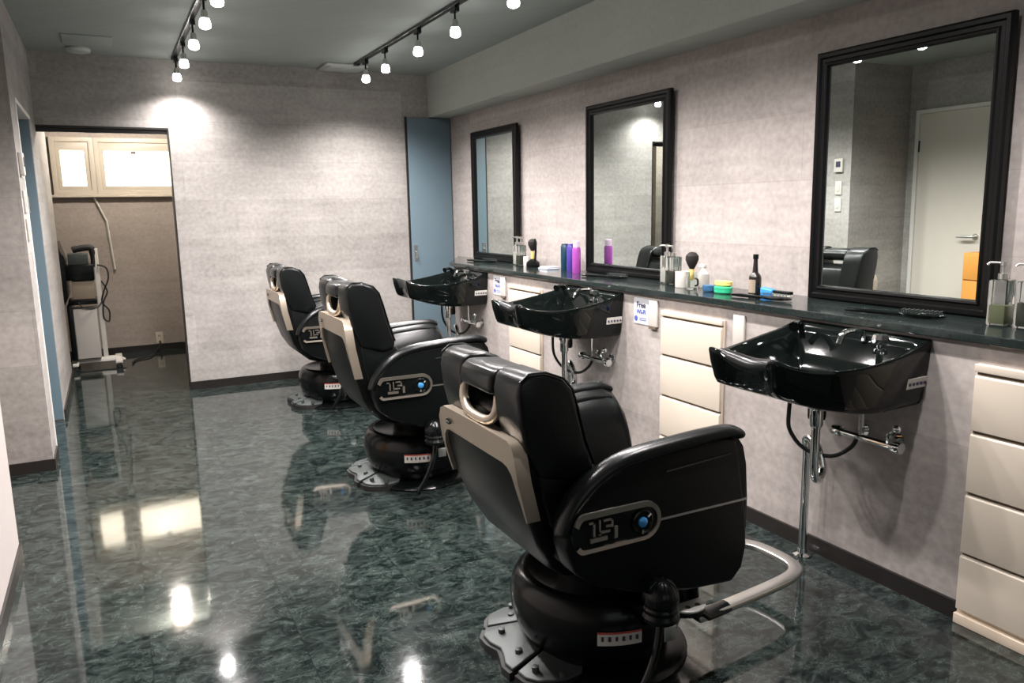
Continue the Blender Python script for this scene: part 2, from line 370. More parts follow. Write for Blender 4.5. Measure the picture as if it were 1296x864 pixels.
# ------------------------------------------------------------------ ceiling fittings
t_ = thing('smoke_detector', 'round white detector on the ceiling in front of the doorway', 'smoke detector', (-0.06, 6.42, CZ))
bm = NB(); lathe(bm, [(0.075, 0.0), (0.08, -0.012), (0.07, -0.03), (0.03, -0.036)], seg=32); obj('cover', bm, 'ceiling_white', t_)
tag(obj('access_panel', box(NB(), -0.15, 0.15, -0.15, 0.15, -0.008, 0), 'ceiling_paper', bev=0.003, loc=(0.0, 6.1, CZ)), 'flush square access panel in the ceiling left of the left track', 'panel')
t_ = thing('ceiling_vent', 'white square air vent on the ceiling near the end of the right track', 'vent', (1.82, 6.47, CZ))
bm = NB(); prism(bm, [(-0.17, -0.15), (0.17, -0.15), (0.17, 0.15), (-0.17, 0.15)], -0.02, 0, 'xy'); obj('frame', bm, 'ceiling_white', t_, bev=0.008)
bm = NB()
for k in range(6): box(bm, -0.13, 0.13, -0.115 + k * 0.04, -0.095 + k * 0.04, -0.026, -0.019)
obj('louvre', bm, 'ceiling_white', t_)

t_ = thing('ceiling_lamp', 'round ceiling lamp of the back room behind the doorway head', 'ceiling lamp', (0.31, 7.78, CZ))
bm = NB(); lathe(bm, [(0.09, 0.0), (0.095, -0.02), (0.085, -0.03)], seg=32); obj('housing', bm, 'ceiling_white', t_)
bm = NB(); lathe(bm, [(0.084, -0.028), (0.078, -0.05), (0.04, -0.062), (0.004, -0.064)], seg=32); obj('diffuser', bm, 'warm_glow', t_)
l = bpy.data.lights.new('lamp_light', 'POINT'); l.energy = 78; l.color = (1.0, 0.90, 0.80); l.shadow_soft_size = 0.05
lo = bpy.data.objects.new('lamp_light', l); C.objects.link(lo); lo.parent = t_; lo.location = (0, 0, -0.2)
# ------------------------------------------------------------------ track lights
def track(label, x, y0, y1):
    t_ = thing('light_track', label, 'light track', (x, y1, CZ))
    bm = NB(); box(bm, -0.018, 0.018, y0 - y1, 0, -0.02, 0); obj('rail', bm, 'plastic_black', t_, bev=0.003)
    bm = NB(); box(bm, -0.02, 0.02, -0.05, 0.006, -0.024, 0); obj('end_cap', bm, 'plastic_black', t_, bev=0.003)
track('black ceiling track nearer the left doorway carrying spotlights', 0.56, 0.2, 6.53)
track('black ceiling track nearer the mirrors carrying spotlights', 1.87, 0.2, 6.27)
def lamp(label, x, y, dim=1.0):
    t_ = thing('track_spotlight', label, 'spotlight', (x, y, CZ - 0.02), 0, 'spotlights on the ceiling tracks')
    bm = NB(); box(bm, -0.014, 0.014, -0.035, 0.035, -0.03, -0.001); tube(bm, [(0, 0, -0.03), (0, 0, -0.075)], 0.006, 8); obj('adapter', bm, 'plastic_black', t_)
    bm = NB(); lathe(bm, [(0.012, -0.07), (0.017, -0.075), (0.018, -0.10), (0.022, -0.112)], seg=16); obj('socket', bm, 'silver', t_)
    bm = NB(); lathe(bm, [(0.022, -0.112), (0.027, -0.125), (0.031, -0.145), (0.028, -0.158), (0.016, -0.165), (0.004, -0.167)], seg=20); obj('bulb', bm, 'bulb_glow', t_)
    l = bpy.data.lights.new('lamp_light', 'SPOT'); l.energy = SPOT_W * dim; l.color = (1.0, 0.945, 0.93); l.spot_size = math.radians(150); l.spot_blend = 0.8; l.shadow_soft_size = 0.035
    lo = bpy.data.objects.new('lamp_light', l); C.objects.link(lo); lo.parent = t_; lo.location = (0, 0, -0.185)
A_Y = [6.45, 5.86, 5.2, 4.61, 4.1, 3.59, 2.9, 2.1]
B_Y = [6.02, 5.55, 4.89, 4.29, 3.57, 2.9, 2.2, 1.4]
ordn = ['first', 'second', 'third', 'fourth', 'fifth', 'sixth', 'seventh', 'eighth', 'ninth']
for k, y in enumerate(A_Y): lamp('lit spotlight, %s from the back wall on the track nearer the doorway' % ordn[k], 0.565, y, 0.42 if k == 0 else 1.0)
for k, y in enumerate(B_Y): lamp('lit spotlight, %s from the back wall on the track nearer the mirrors' % ordn[k], 1.87, y)

# ================================================================== WORKTOP, MIRRORS, CABINETS
bm = NB(); prism(bm, [(2.415, 1.0 - 2.9), (WX - 0.002, -1.9), (WX - 0.002, 6.52), (2.415, 5.79)], 0.95, 0.98, 'xy')
tag(obj('worktop', bm, 'worktop_mat', bev=0.004, smooth=False), 'long glossy dark green-black worktop running under all three mirrors', 'worktop')
def mirror(label, y0, y1, tilt):
    W, H, fw = y1 - y0, 1.04, 0.06
    t_ = thing('wall_mirror', label, 'mirror', (2.772, (y0 + y1) / 2, 0.981), 0)
    t_.rotation_euler = (0, tilt, 0)
    # stepped frame, profile swept round the rectangle: (inset, height towards room)
    prof = [(0, 0.0), (0, 0.022), (0.008, 0.030), (0.022, 0.030), (0.028, 0.022), (0.042, 0.022), (0.048, 0.028), (0.056, 0.026), (0.062, 0.010), (0.062, 0.0)]
    bm = NB(); loops = []
    for ins, h in prof:
        loops.append([(-h + 0.012, sy * (W / 2 - ins), z) for sy, z in ((-1, ins), (1, ins), (1, H - ins), (-1, H - ins))])
    L = [[bm.verts.new(p) for p in lp] for lp in loops]
    for i in range(len(L)):
        a, b2 = L[i], L[(i + 1) % len(L)]
        for k in range(4): bm.faces.new((a[k], a[(k + 1) % 4], b2[(k + 1) % 4], b2[k]))
    obj('frame', bm, 'frame_black', t_, smooth=False)
    bm = NB(); box(bm, 0.0, 0.006, -W / 2 + 0.058, W / 2 - 0.058, 0.058, H - 0.058); obj('mirror_glass', bm, 'mirror_glass', t_, smooth=False)
mirror('black framed wall mirror nearest the back corner, reflecting the blue door', 5.27, 6.08, 0)
mirror('middle black framed wall mirror, reflecting the back wall', 3.47, 4.31, 0)
mirror('largest looking black framed mirror at the right, reflecting the white door', 1.66, 2.48, math.radians(-0.4))
def cabinet(label, y0, y1):
    t_ = thing('drawer_unit', label, 'drawer unit', (LX, (y0 + y1) / 2, 0)); W = (y1 - y0) / 2
    bm = NB(); box(bm, -0.012, -0.001, -W, W, 0.035, 0.885); box(bm, -0.03, -0.001, -W, W, 0.0, 0.035); obj('carcass', bm, 'cream_edge', t_, bev=0.002)
    bm = NB()
    for z in (0.245, 0.455, 0.662, 0.855): box(bm, -0.0135, -0.011, -W + 0.004, W - 0.004, z - 0.005, z + 0.006)
    obj('shadow_gap', bm, 'gap_tan', t_)
    zs = [0.045, 0.245, 0.455, 0.662, 0.855]
    for k in range(4):
        bm = NB(); outl = [(-0.026, zs[k] + 0.006), (-0.012, zs[k] + 0.006), (-0.012, zs[k + 1] - 0.006), (-0.018, zs[k + 1] - 0.004), (-0.026, zs[k + 1] - 0.012)]
        prism(bm, outl, -W + 0.003, W - 0.003, 'xz'); obj('drawer', bm, 'cream', t_, bev=0.002)
    bm = NB(); box(bm, -0.026, -0.012, -W, W, 0.860, 0.885); obj('top_rail', bm, 'cream', t_, bev=0.002)
cabinet('cream drawer unit in the ledge wall, cut off by the right edge of view', 1.05, 1.487)
cabinet('cream drawer unit between the nearest and the middle basin', 2.645, 3.085)
cabinet('cream drawer unit behind the left part of the middle basin', 4.32, 4.76)
def sign(y, label, z0=0.79, z1=0.925, w=0.125):
    t_ = thing('paper_sign', label, 'sign', (LX - 0.003, y, 0))
    obj('sheet', box(NB(), 0, 0.002, -w / 2, w / 2, z0, z1), 'paper', t_)
    rot = (PI/2, 0, -PI/2)
    text('lettering', 'Free', 0.042, 'ink', t_, (-0.001, 0.0, z1 - 0.048), rot, 0.0008)
    text('lettering', 'Wi-Fi', 0.034, 'ink_blue', t_, (-0.001, 0.0, z1 - 0.082), rot, 0.0008)
    bm = NB(); lathe(bm, [(0.014, -0.0015), (0.014, 0)], (0, w / 2 - 0.02, z0 + 0.028), 16, 'x'); box(bm, -0.0012, 0, -0.045, 0.015, z0 + 0.02, z0 + 0.023); box(bm, -0.0012, 0, -0.045, 0.015, z0 + 0.03, z0 + 0.033)
    obj('printed_mark', bm, 'ink_blue', t_)
sign(3.275, 'white Free Wi-Fi notice on the ledge wall right of the middle basin')
sign(4.97, 'white Free Wi-Fi notice on the ledge wall right of the farthest basin')
def plate(y, z0, z1, label, lip=True):
    t_ = thing('outlet_cover', label, 'outlet cover', (LX - 0.001, y, 0))
    obj('cover', box(NB(), -0.012, 0, -0.034, 0.034, z0, z1), 'plate_white', t_, bev=0.003)
    if lip: obj('cord_port', box(NB(), -0.016, -0.002, -0.028, 0.028, z0 - 0.012, z0), 'gap_dark', t_)
plate(3.165, 0.79, 0.925, 'white outlet cover beside the nearer paper notice')
plate(2.555, 0.78, 0.918, 'white outlet cover between the right drawer unit and the nearest basin', False)
plate(4.87, 0.79, 0.925, 'white outlet cover beside the farther paper notice')
# thermostat and switches on the far-left wall strip
t_ = thing('thermostat', 'white thermostat above two light switches left of the side doorway', 'thermostat', (FX, 5.02, 1.62))
obj('case', box(NB(), 0.001, 0.022, -0.045, 0.045, 0, 0.12), 'plate_white', t_, bev=0.004)
obj('display', box(NB(), 0.022, 0.0235, -0.025, 0.025, 0.045, 0.095), 'ink', t_)
for z, l in ((1.42, 'upper white light switch under the thermostat'), (1.27, 'lower white light switch under the thermostat')):
    t_ = thing('light_switch', l, 'switch', (FX, 5.02, z))
    obj('plate', box(NB(), 0.001, 0.01, -0.035, 0.035, 0, 0.12), 'plate_white', t_, bev=0.003); obj('rocker', box(NB(), 0.01, 0.014, -0.015, 0.015, 0.03, 0.09), 'plate_white', t_, bev=0.002)

# ================================================================== BASINS
def basin(label, cy):
    t_ = thing('shampoo_basin', label, 'basin', (LX, cy, 0))
    # key points: u from wall, v across, rim height
    half = [(0.004, .293, .938), (.09, .298, .912), (.19, .300, .892), (.30, .288, .876), (.40, .262, .868), (.48, .225, .870), (.54, .190, .884), (.578, .158, .902), (.577, .125, .896), (.562, .085, .868), (.552, .04, .848)]
    key = [(u, -v, z) for u, v, z in half] + [(.549, 0, .843)] + [(u, v, z) for u, v, z in reversed(half)]
    P = smooth_path(key, 5)
    back = [Vector((0.004, 0.293 - 0.586 * k / 12, 0.938)) for k in range(1, 12)]
    P = P + back
    def bot(u): return 0.700 + 0.065 * max(0, (u - 0.2) / 0.38) ** 2
    def L(p, s, z, uc=0.27): return (-(uc + (p.x - uc) * s), p.y * s, z)
    loops = []
    def flat(p, s, z): # keep the back against the wall
        x = max(p.x * (1 if p.x < .05 else 1), 0.004); u = 0.004 + (p.x - 0.004) * (0.5 + 0.5 * s) if True else x
        return (-u, p.y * s, z)
    loops.append([flat(p, 0.60, bot(p.x) - 0.002) for p in P])
    loops.append([flat(p, 0.84, bot(p.x)) for p in P])
    loops.append([flat(p, 0.90, bot(p.x) + 0.010) for p in P])
    loops.append([flat(p, 0.93, bot(p.x) + 0.03) for p in P])
    loops.append([flat(p, 0.975, bot(p.x) + (p.z - bot(p.x)) * 0.6) for p in P])
    loops.append([flat(p, 0.993, bot(p.x) + (p.z - bot(p.x)) * 0.85) for p in P])
    loops.append([flat(p, 1.0, p.z - 0.008) for p in P])
    loops.append([flat(p, 0.992, p.z - 0.001) for p in P])
    loops.append([flat(p, 0.965, p.z) for p in P])
    def ins(p, s, z):
        uc = 0.25
        return (-(uc + (p.x - uc) * s), p.y * s, z)
    loops.append([ins(p, 0.93, p.z - 0.006) for p in P])
    loops.append([ins(p, 0.87, p.z - 0.04) for p in P])
    loops.append([ins(p, 0.76, 0.5 * (p.z - 0.04) + 0.5 * 0.76) for p in P])
    loops.append([ins(p, 0.55, 0.745) for p in P])
    loops.append([ins(p, 0.15, 0.728) for p in P])
    bm = NB(); loft(bm, loops); obj('bowl', bm, 'gloss_black', t_, ang=60)
    # neck cushion seated in the front notch
    bm = NB(); pts = smooth_path([(-.550, -.135, .890), (-.535, -.09, .868), (-.520, 0, .850), (-.535, .09, .868), (-.550, .135, .890)], 5)
    n = len(pts); rr = [0.008 + 0.024 * math.sin(PI * min(1, max(0, (k + .6) / (n + .2)))) for k in range(n)]
    tube(bm, pts, rr, 14); obj('neck_cushion', bm, 'leather', t_)
    # tap knob with clear grip, hand-shower head, drain
    bm = NB(); lathe(bm, [(0.024, .885), (0.024, .90), (0.012, .905), (0.012, .918)], (-.12, -.185, 0), 20); obj('tap_base', bm, 'chrome', t_)
    bm = NB(); lathe(bm, [(0.014, .916), (0.026, .920), (0.028, .935), (0.024, .95), (0.01, .954)], (-.12, -.185, 0), 8); obj('tap_knob', bm, 'chrome', t_, smooth=False)
    bm = NB(); tube(bm, smooth_path([(-.07, .20, .88), (-.08, .20, .93), (-.11, .19, .945), (-.15, .17, .935)], 5), [0.012] * 15 + [0.02], 12); obj('shower_head', bm, 'plastic_black', t_)
    bm = NB(); tube(bm, smooth_path([(-.04, -.05, .90), (-.05, -.05, .935), (-.13, -.045, .94), (-.16, -.045, .90)], 5), 0.011, 10); obj('spout', bm, 'chrome', t_)
    bm = NB(); lathe(bm, [(0.03, .729), (0.03, .735), (0.01, .733)], (-.25, 0, 0), 20); obj('drain_ring', bm, 'chrome', t_)
    # sticker on near flank
    bm = NB(); loft(bm, [[(-.108, -.2855, .775), (-.008, -.2825, .775), (-.008, -.272, .775), (-.108, -.272, .775)], [(-.108, -.2905, .811), (-.008, -.2875, .811), (-.008, -.276, .811), (-.108, -.276, .811)]]); lb = obj('sticker', bm, 'label_white', t_)
    bm = NB()
    for k in range(5): box(bm, -.100 + k * .019, -.090 + k * .019, -.2895, -.2875, .786, .796)
    obj('printed_mark', bm, 'ink', lb)
    # plumbing below
    bm = NB(); lathe(bm, [(0.03, .71), (0.03, .66), (0.024, .655), (0.024, .60), (0.02, .59)], (-.20, 0, 0), 20); obj('drain_tail', bm, 'chrome', t_)
    bm = NB(); lathe(bm, [(0.031, .70), (0.033, .69), (0.033, .62), (0.031, .61)], (-.165, 0.03, 0), 16); obj('drain_motor', bm, 'plastic_black', t_)
    bm = NB(); pts = smooth_path([(-.20, 0, .60), (-.20, 0, .46), (-.19, .005, .40), (-.15, .02, .375), (-.11, .04, .40), (-.105, .06, .46), (-.10, .10, .50), (-.085, .145, .495), (-.075, .151, .46)], 6)
    tube(bm, pts, 0.016, 12); obj('trap_pipe', bm, 'chrome', t_)
    bm = NB(); tube(bm, [(-.07, .151, .47), (-.07, .151, .01)], 0.0165, 16); obj('standing_pipe', bm, 'chrome', t_)
    bm = NB(); lathe(bm, [(0.036, 0.0), (0.036, .006), (0.02, .014), (0.018, .03)], (-.07, .151, 0), 24); obj('floor_flange', bm, 'chrome', t_)
    bm = NB(); tube(bm, smooth_path([(-.20, .12, .72), (-.20, .13, .62), (-.18, .14, .54), (-.14, .10, .47), (-.09, .02, .455), (-.06, -.04, .50), (-.05, -.06, .545)], 6), 0.008, 8); obj('supply_hose', bm, 'rubber', t_)
    # mixing valve fixed to the ledge wall
    bm = NB(); tube(bm, [(-.07, .01, .555), (-.07, -.23, .555)], 0.013, 12)
    for v in (-.05, -.19): tube(bm, [(-.006, v, .564), (-.07, v, .555)], 0.011, 10); lathe(bm, [(.025, -.008), (.025, -.002)], (0, v, .565), 18, 'x')
    tube(bm, [(-.07, -.09, .555), (-.07, -.09, .70)], 0.009, 10)
    v_ = obj('mixing_valve', bm, 'chrome', t_)
    for v in (.015, -.235):
        bm = NB(); lathe(bm, [(.02, v - .02), (.024, v - .01), (.02, v + .015)], (-.07, 0, .555), 12, 'y'); obj('valve_handle', bm, 'chrome', v_)
    bm = NB(); tube(bm, [(-.07, -.20, .56), (-.095, -.22, .60), (-.10, -.25, .625)], 0.008, 8); sphere(bm, (-.10, -.255, .63), .014); obj('valve_lever', bm, 'chrome', v_)
    return t_
basin('glossy black shampoo basin under the right mirror, nearest the camera', 1.945)
basin('glossy black shampoo basin under the middle mirror', 3.725)
basin('glossy black shampoo basin farthest back, beside the blue closet door', 5.42)

# ================================================================== BARBER CHAIRS
def chair(label, cx, cy, lift):
    t_ = thing('barber_chair', label, 'barber chair', (cx, cy, 0), 0, 'black barber chairs facing the mirrors')
    def Z(z): return z + lift * max(0, min(1, (z - 0.5) / 0.28))
    PX, PY = 0.03, 0.02
    bm = NB(); lathe(bm, [(0.0, 0.0), (.285, 0.0), (.29, .008), (.275, .022), (.21, .034)], (PX, PY, 0), 56); obj('floor_plate', bm, 'plastic_black', t_)
    bm = NB(); lathe(bm, [(.20, .02), (.232, .05), (.262, .10), (.279, .155), (.281, .20), (.272, .235), (.255, .262), (.235, .275), (.222, .272), (.20, .262), (.10, .258)], (PX, PY, 0), 64); bs = obj('base_cover', bm, 'plastic_black', t_, ang=50)
    bm = NB(); lathe(bm, [(.12, .25), (.12, .36)], (PX, PY, 0), 32); obj('lift_column', bm, 'plastic_black', t_)
    # foot plates: three metal covers fanning out behind
    def fan(a0, a1, radii, z_in=.075, z_out=.036):
        n = len(radii) - 1; top = []; bm = NB(); ro = []; ri = []
        for k, r in enumerate(radii):
            a = math.radians(a0 + (a1 - a0) * k / n)
            ro.append((PX + r * math.cos(a), PY + r * math.sin(a))); ri.append((PX + .19 * math.cos(a), PY + .19 * math.sin(a)))
        lp = [[(x, y, z) for x, y, z in [(p[0], p[1], z_out - d) for p in ro] + [(p[0], p[1], z_in - d) for p in reversed(ri)]] for d in (.012, 0)]
        loft(bm, lp); return bm
    def pad(a0, a1, radii):
        bm = NB(); n = len(radii) - 1; pts = []
        for k, r in enumerate(radii):
            a = math.radians(a0 + (a1 - a0) * k / n); pts.append((PX + (r + .012) * math.cos(a), PY + (r + .012) * math.sin(a)))
        for k in range(len(radii) - 1, -1, -1):
            a = math.radians(a0 + (a1 - a0) * k / n); pts.append((PX + .2 * math.cos(a), PY + .2 * math.sin(a)))
        prism(bm, pts, 0, .026, 'xy'); return bm
    for a0, a1, rad in ((118, 146, [.30, .345, .365, .37, .36]), (148, 190, [.365, .37, .352, .325, .33, .345, .345]), (193, 226, [.34, .345, .335, .31, .28, .24])):
        f = obj('foot_plate', fan(a0, a1, rad), 'foot_metal', t_, bev=0.004, seg=2)
        obj('rubber_foot', pad(a0, a1, rad), 'rubber', f)
        for a, rr_ in ((a0 + 8, .31), (a1 - 9, .29)):
            bm = NB(); q = math.radians(a); lathe(bm, [(.011, .045), (.011, .062), (.006, .064)], (PX + rr_ * math.cos(q), PY + rr_ * math.sin(q), -.004), 12)
            obj('bolt', bm, 'foot_metal', f)
    # seat body, cushion
    bm = NB(); loops = []
    for x, yy, z0, z1 in ((-.22, .20, .40, .46), (-.10, .235, .352, .47), (.12, .24, .345, .47), (.24, .235, .36, .47)):
        loops.append([(x, -yy, z0), (x, yy, z0), (x, yy + .01, z1), (x, -yy - .01, z1)])
    loft(bm, loops); obj('seat_body', bm, 'plastic_black', t_, bev=0.02)
    bm = NB()
    prof = [(-.20, .44), (.27, .43), (.315, .455), (.318, .50), (.29, .522), (.18, .528), (.06, .520), (-.06, .508), (-.20, .50)]
    prism(bm, prof, -.205, .205, 'xz'); st = obj('seat_cushion', bm, 'leather', t_, bev=0.018, seg=3)
    for x in (.03, .17):
        bm = NB(); tube(bm, [(x, -.20, .5245), (x, 0, .528), (x, .20, .5245)], 0.0035, 6); obj('seam', bm, 'leather_panel', st)
    # calf rest and foot rest
    bm = NB(); prism(bm, [(.17, .19), (.215, .165), (.262, .18), (.29, .30), (.30, .44), (.20, .44)], -.195, .195, 'xz'); obj('calf_rest', bm, 'leather', t_, bev=0.018)
    fr_ = smooth_path([(.26, -.19, .12), (.42, -.18, .12), (.64, -.155, .12), (.755, -.128, .12), (.805, -.075, .12), (.815, .02, .12), (.80, .115, .12), (.745, .165, .12), (.62, .187, .12), (.42, .20, .12), (.26, .21, .12)], 5)
    bm = NB(); loft(bm, [[p + (Vector((0,0,1)).cross(d).normalized() * a + Vector((0,0,b2))) for a, b2 in ((-.024,-.010),(.024,-.010),(.024,.012),(-.024,.012))] for p, d in [(fr_[i], fr_[min(i+1,len(fr_)-1)] - fr_[max(i-1,0)]) for i in range(len(fr_))]]); fo = obj('foot_rest', bm, 'silver', t_, bev=0.005, seg=2)
    for s in (-.19, .21):
        bm = NB(); tube(bm, [(.24, s, .24), (.25, s, .16), (.30, s, .12), (.395, s * .95, .12)], 0.028, 10, 0.018, up=(0, 0, 1)); obj('foot_rest_bracket', bm, 'plastic_black', fo)
    # arms
    outl = [(-.300, .60), (-.262, .655), (-.202, .702), (-.104, .738), (.052, .750), (.177, .757), (.262, .748), (.275, .70), (.292, .60), (.310, .50), (.315, .41), (.300, .345), (.262, .308), (.10, .322), (-.08, .36), (-.22, .415), (-.275, .46), (-.30, .53)]
    roll = smooth_path([(-.312, .570), (-.297, .608), (-.256, .662), (-.193, .710), (-.104, .743), (.052, .758), (.16, .765), (.245, .766), (.287, .750)], 4)
    for s in (-1, 1):
        a, b2 = (-.348, -.262) if s < 0 else (.262, .348)
        bm = NB(); prism(bm, outl, a, b2, 'xz'); ap = obj('arm_panel', bm, 'leather_panel', t_, bev=0.014, seg=3)
        n = len(roll); rr = [.026 + .006 * k / n for k in range(n)]; rr[-1] = .022; rr[0] = .022; r2 = [.014 + .009 * math.sin(PI * k / n) for k in range(n)]; r2[-1] = .010
        bm = NB(); tube(bm, [(p.x, s * .328, p.y) for p in roll], rr, 16, r2, up=None); obj('arm_pad', bm, 'leather', t_, ang=80)
        bm = NB(); loops = []
        for x, zt, q in ((-.272, .535, .0), (-.256, .585, .6), (-.225, .652, .9), (-.175, .705, 1), (-.104, .735, 1), (.052, .752, 1), (.16, .760, 1), (.235, .760, 1), (.272, .748, .95), (.296, .715, .85), (.310, .66, .8), (.318, .56, .7), (.318, .475, .5)):
            zb = .462
            cs = [(.336, zt), (.318, zt + .006 * q), (.295, zt + .004 * q), (.268, zt - .014 * q), (.243, zt - .045 * q), (.224, zt - .09 * q), (.213, zt - .15 * q), (.208, min(zt - .001, .50 if zt > .52 else zt - .01)), (.208, zb), (.336, zb)]
            for k in range(1, 8): cs[k] = (cs[k][0], max(cs[k][1], zb + .002 * (9 - k)))
            loops.append([(x, s * y, z) for y, z in cs])
        loft(bm, loops); obj('arm_cushion', bm, 'leather', t_, ang=70)
        yo = s * .3495
        bm = NB(); box(bm, -.02, .306, min(yo, yo - s * .004), max(yo, yo - s * .004), .556, .562); obj('trim_strip', bm, 'silver', ap)
        bm = NB(); prism(bm, [(.01, .690), (.01, .694), (.235, .708), (.235, .704)], min(yo, yo + s * .0015), max(yo, yo + s * .0015), 'xz'); obj('groove_highlight', bm, 'highlight_grey', ap)  # pale strip painting the highlight line along the arm groove
    # control panel on camera-side arm
    def stad(x0, x1, z0, z1, k=12):
        r = (z1 - z0) / 2; c = (x1 - r, (z0 + z1) / 2); c0 = (x0 + r * .55, (z0 + z1) / 2)
        pts = [(c[0] + r * math.cos(q), c[1] + r * math.sin(q)) for q in [(-PI / 2 + PI * i / k) for i in range(k + 1)]]
        pts += [(c0[0] - r * .55 * math.sin(q), c0[1] + r * math.cos(q)) for q in [(PI * i / k) for i in range(k + 1)]]
        return pts
    so = stad(-.292, -.016, .520, .628)
    bm = NB(); prism(bm, so, -.357, -.346, 'xz'); cp = obj('control_panel', bm, 'plastic_black', t_, bev=0.002)
    bm = NB(); pth = [(x, -.357, z) for x, z in so]; pth.append(pth[0])
    # rim: wide band above, thinner below
    loopA = [(x, z) for x, z in so]; cxm, czm = -.15, .574
    ro = loopA; ri = stad(-.278, -.026, .530, .612)
    bm2 = NB(); n = len(ro)
    R0 = [bm2.verts.new((x, -.357, z)) for x, z in ro]; R1 = [bm2.verts.new((x, -.364, z)) for x, z in ro]; R2 = [bm2.verts.new((x, -.362, z)) for x, z in ri]; R3 = [bm2.verts.new((x, -.356, z)) for x, z in ri]
    for A_, B_ in ((R0, R1), (R1, R2), (R2, R3)):
        for i in range(n):
            if 16 < i < 22: continue
            j = (i + 1) % n; bm2.faces.new((A_[i], A_[j], B_[j], B_[i]))
    bm.free(); obj('panel_bezel', bm2, 'bronze_light', cp)
    bm = NB()
    for x0, x1, z0, z1 in ((-.244, -.226, .597, .603), (-.232, -.226, .562, .603), (-.240, -.188, .546, .557), (-.214, -.209, .562, .603), (-.214, -.180, .566, .572), (-.200, -.170, .597, .603), (-.176, -.170, .578, .603), (-.192, -.176, .580, .586), (-.166, -.156, .545, .577)):
        box(bm, x0, x1, -.3625, -.357, z0, z1)
    obj('panel_button', bm, 'bronze_light', cp)
    bm = NB(); lathe(bm, [(.034, -.357), (.034, -.363), (.030, -.365), (.026, -.360)], (-.076, 0, .571), 28, 'y'); kn = obj('dial_ring', bm, 'plastic_black', cp)
    bm = NB()
    for q in (40, 265): 
        a = math.radians(q); tube(bm, [(-.076 + .02 * math.cos(a), -.3655, .571 + .02 * math.sin(a)), (-.076 + .031 * math.cos(a), -.3655, .571 + .031 * math.sin(a))], .003, 6)
    obj('dial_mark', bm, 'silver', kn)
    bm = NB(); lathe(bm, [(.014, -.360), (.014, -.366), (.010, -.369), (.003, -.370)], (-.076, 0, .571), 20, 'y'); obj('dial_knob', bm, 'blue_glow', kn)
    # back shell with trim
    st_ = [(.33, -.12, -.05, .13), (.36, -.205, -.10, .165), (.42, -.275, -.16, .205), (.50, -.322, -.22, .235), (.58, -.352, -.27, .245), (.68, -.380, -.30, .247), (.76, -.392, -.325, .246), (.795, -.392, -.335, .24)]
    bm = NB(); loft(bm, [[(xr, -h, Z(z)), (xf, -h, Z(z)), (xf, h, Z(z)), (xr, h, Z(z))] for z, xr, xf, h in st_]); sh = obj('back_shell', bm, 'leather_panel', t_, bev=0.02)
    def xr_at(z):
        for (z0, x0, *_), (z1, x1, *_) in zip(st_, st_[1:]):
            if z0 <= z <= z1: return x0 + (x1 - x0) * (z - z0) / (z1 - z0)
        return st_[-1][1]
    outer = [(-.250, .585), (-.254, .62), (-.256, .70), (-.254, .765), (-.240, .795), (-.215, .806), (0, .808), (.215, .806), (.240, .795), (.254, .765), (.256, .70), (.254, .62), (.250, .585)]
    inner = [(-.243, .585), (-.240, .63), (-.236, .68), (-.224, .715), (-.205, .732), (-.18, .738), (0, .738), (.18, .738), (.205, .732), (.224, .715), (.236, .68), (.240, .63), (.243, .585)]
    bm = NB()
    R0 = [bm.verts.new((xr_at(z) - .010, y, Z(z))) for y, z in outer]; R1 = [bm.verts.new((xr_at(z) - .010, y, Z(z))) for y, z in inner]
    R2 = [bm.verts.new((xr_at(z) + .006, y, Z(z))) for y, z in inner]; R3 = [bm.verts.new((xr_at(z) + .030, y, Z(z))) for y, z in outer]; R4 = [bm.verts.new((xr_at(z) + .030, y * .93, Z(z) - (.02 if z > .75 else 0))) for y, z in outer]
    for A_, B_ in ((R0, R1), (R1, R2), (R0, R3), (R3, R4)):
        for i in range(len(A_) - 1): bm.faces.new((A_[i], A_[i + 1], B_[i + 1], B_[i]))
    obj('shell_trim', bm, 'bronze', sh, ang=50)
    bm = NB(); lathe(bm, [(.020, -.4045), (.020, -.407), (.016, -.409)], (0, .17, Z(.768)), 20, 'x')
    for v in bm.verts: v.co.z = Z(.768) + (v.co.z - Z(.768)) * .45
    bd = obj('badge', bm, 'plastic_black', sh)
    bm = NB(); box(bm, -.4095, -.4085, .158, .182, Z(.768) - .0025, Z(.768) + .0025); obj('badge_mark', bm, 'silver', bd)
    # pads
    up = [(-.325, .70), (-.365, .78), (-.385, .86), (-.392, .93), (-.385, .965), (-.36, .984), (-.31, .984), (-.255, .962), (-.228, .93), (-.212, .88), (-.188, .79), (-.158, .715), (-.165, .685), (-.22, .675)]
    for s in (-1, 1):
        y0, y1 = (-.262, -.112) if s < 0 else (.100, .262)
        bm = NB(); prism(bm, [(x, Z(z)) for x, z in up], y0, y1, 'xz'); o = obj('back_cushion', bm, 'leather', t_, bev=0.022, seg=4)
        ysm = s * .262
        bm = NB(); tube(bm, [(x * .985 - .004, ysm * .985, Z(z) + .0005) for x, z in up[4:12]], .0035, 6); obj('seam', bm, 'leather_panel', o)
    cen = [(-.325, .68), (-.35, .78), (-.355, .84), (-.335, .868), (-.26, .868), (-.222, .84), (-.195, .78), (-.165, .70), (-.17, .68)]
    bm = NB(); prism(bm, [(x, Z(z)) for x, z in cen], -.13, .13, 'xz'); obj('back_cushion', bm, 'leather', t_, bev=0.012)
    lum = [(-.20, .49), (-.30, .56), (-.325, .64), (-.335, .72), (-.20, .715), (-.145, .69), (-.115, .64), (-.095, .57), (-.105, .51)]
    bm = NB(); prism(bm, [(x, Z(z)) for x, z in lum], -.25, .25, 'xz'); obj('lumbar_cushion', bm, 'leather', t_, bev=0.02, seg=3)
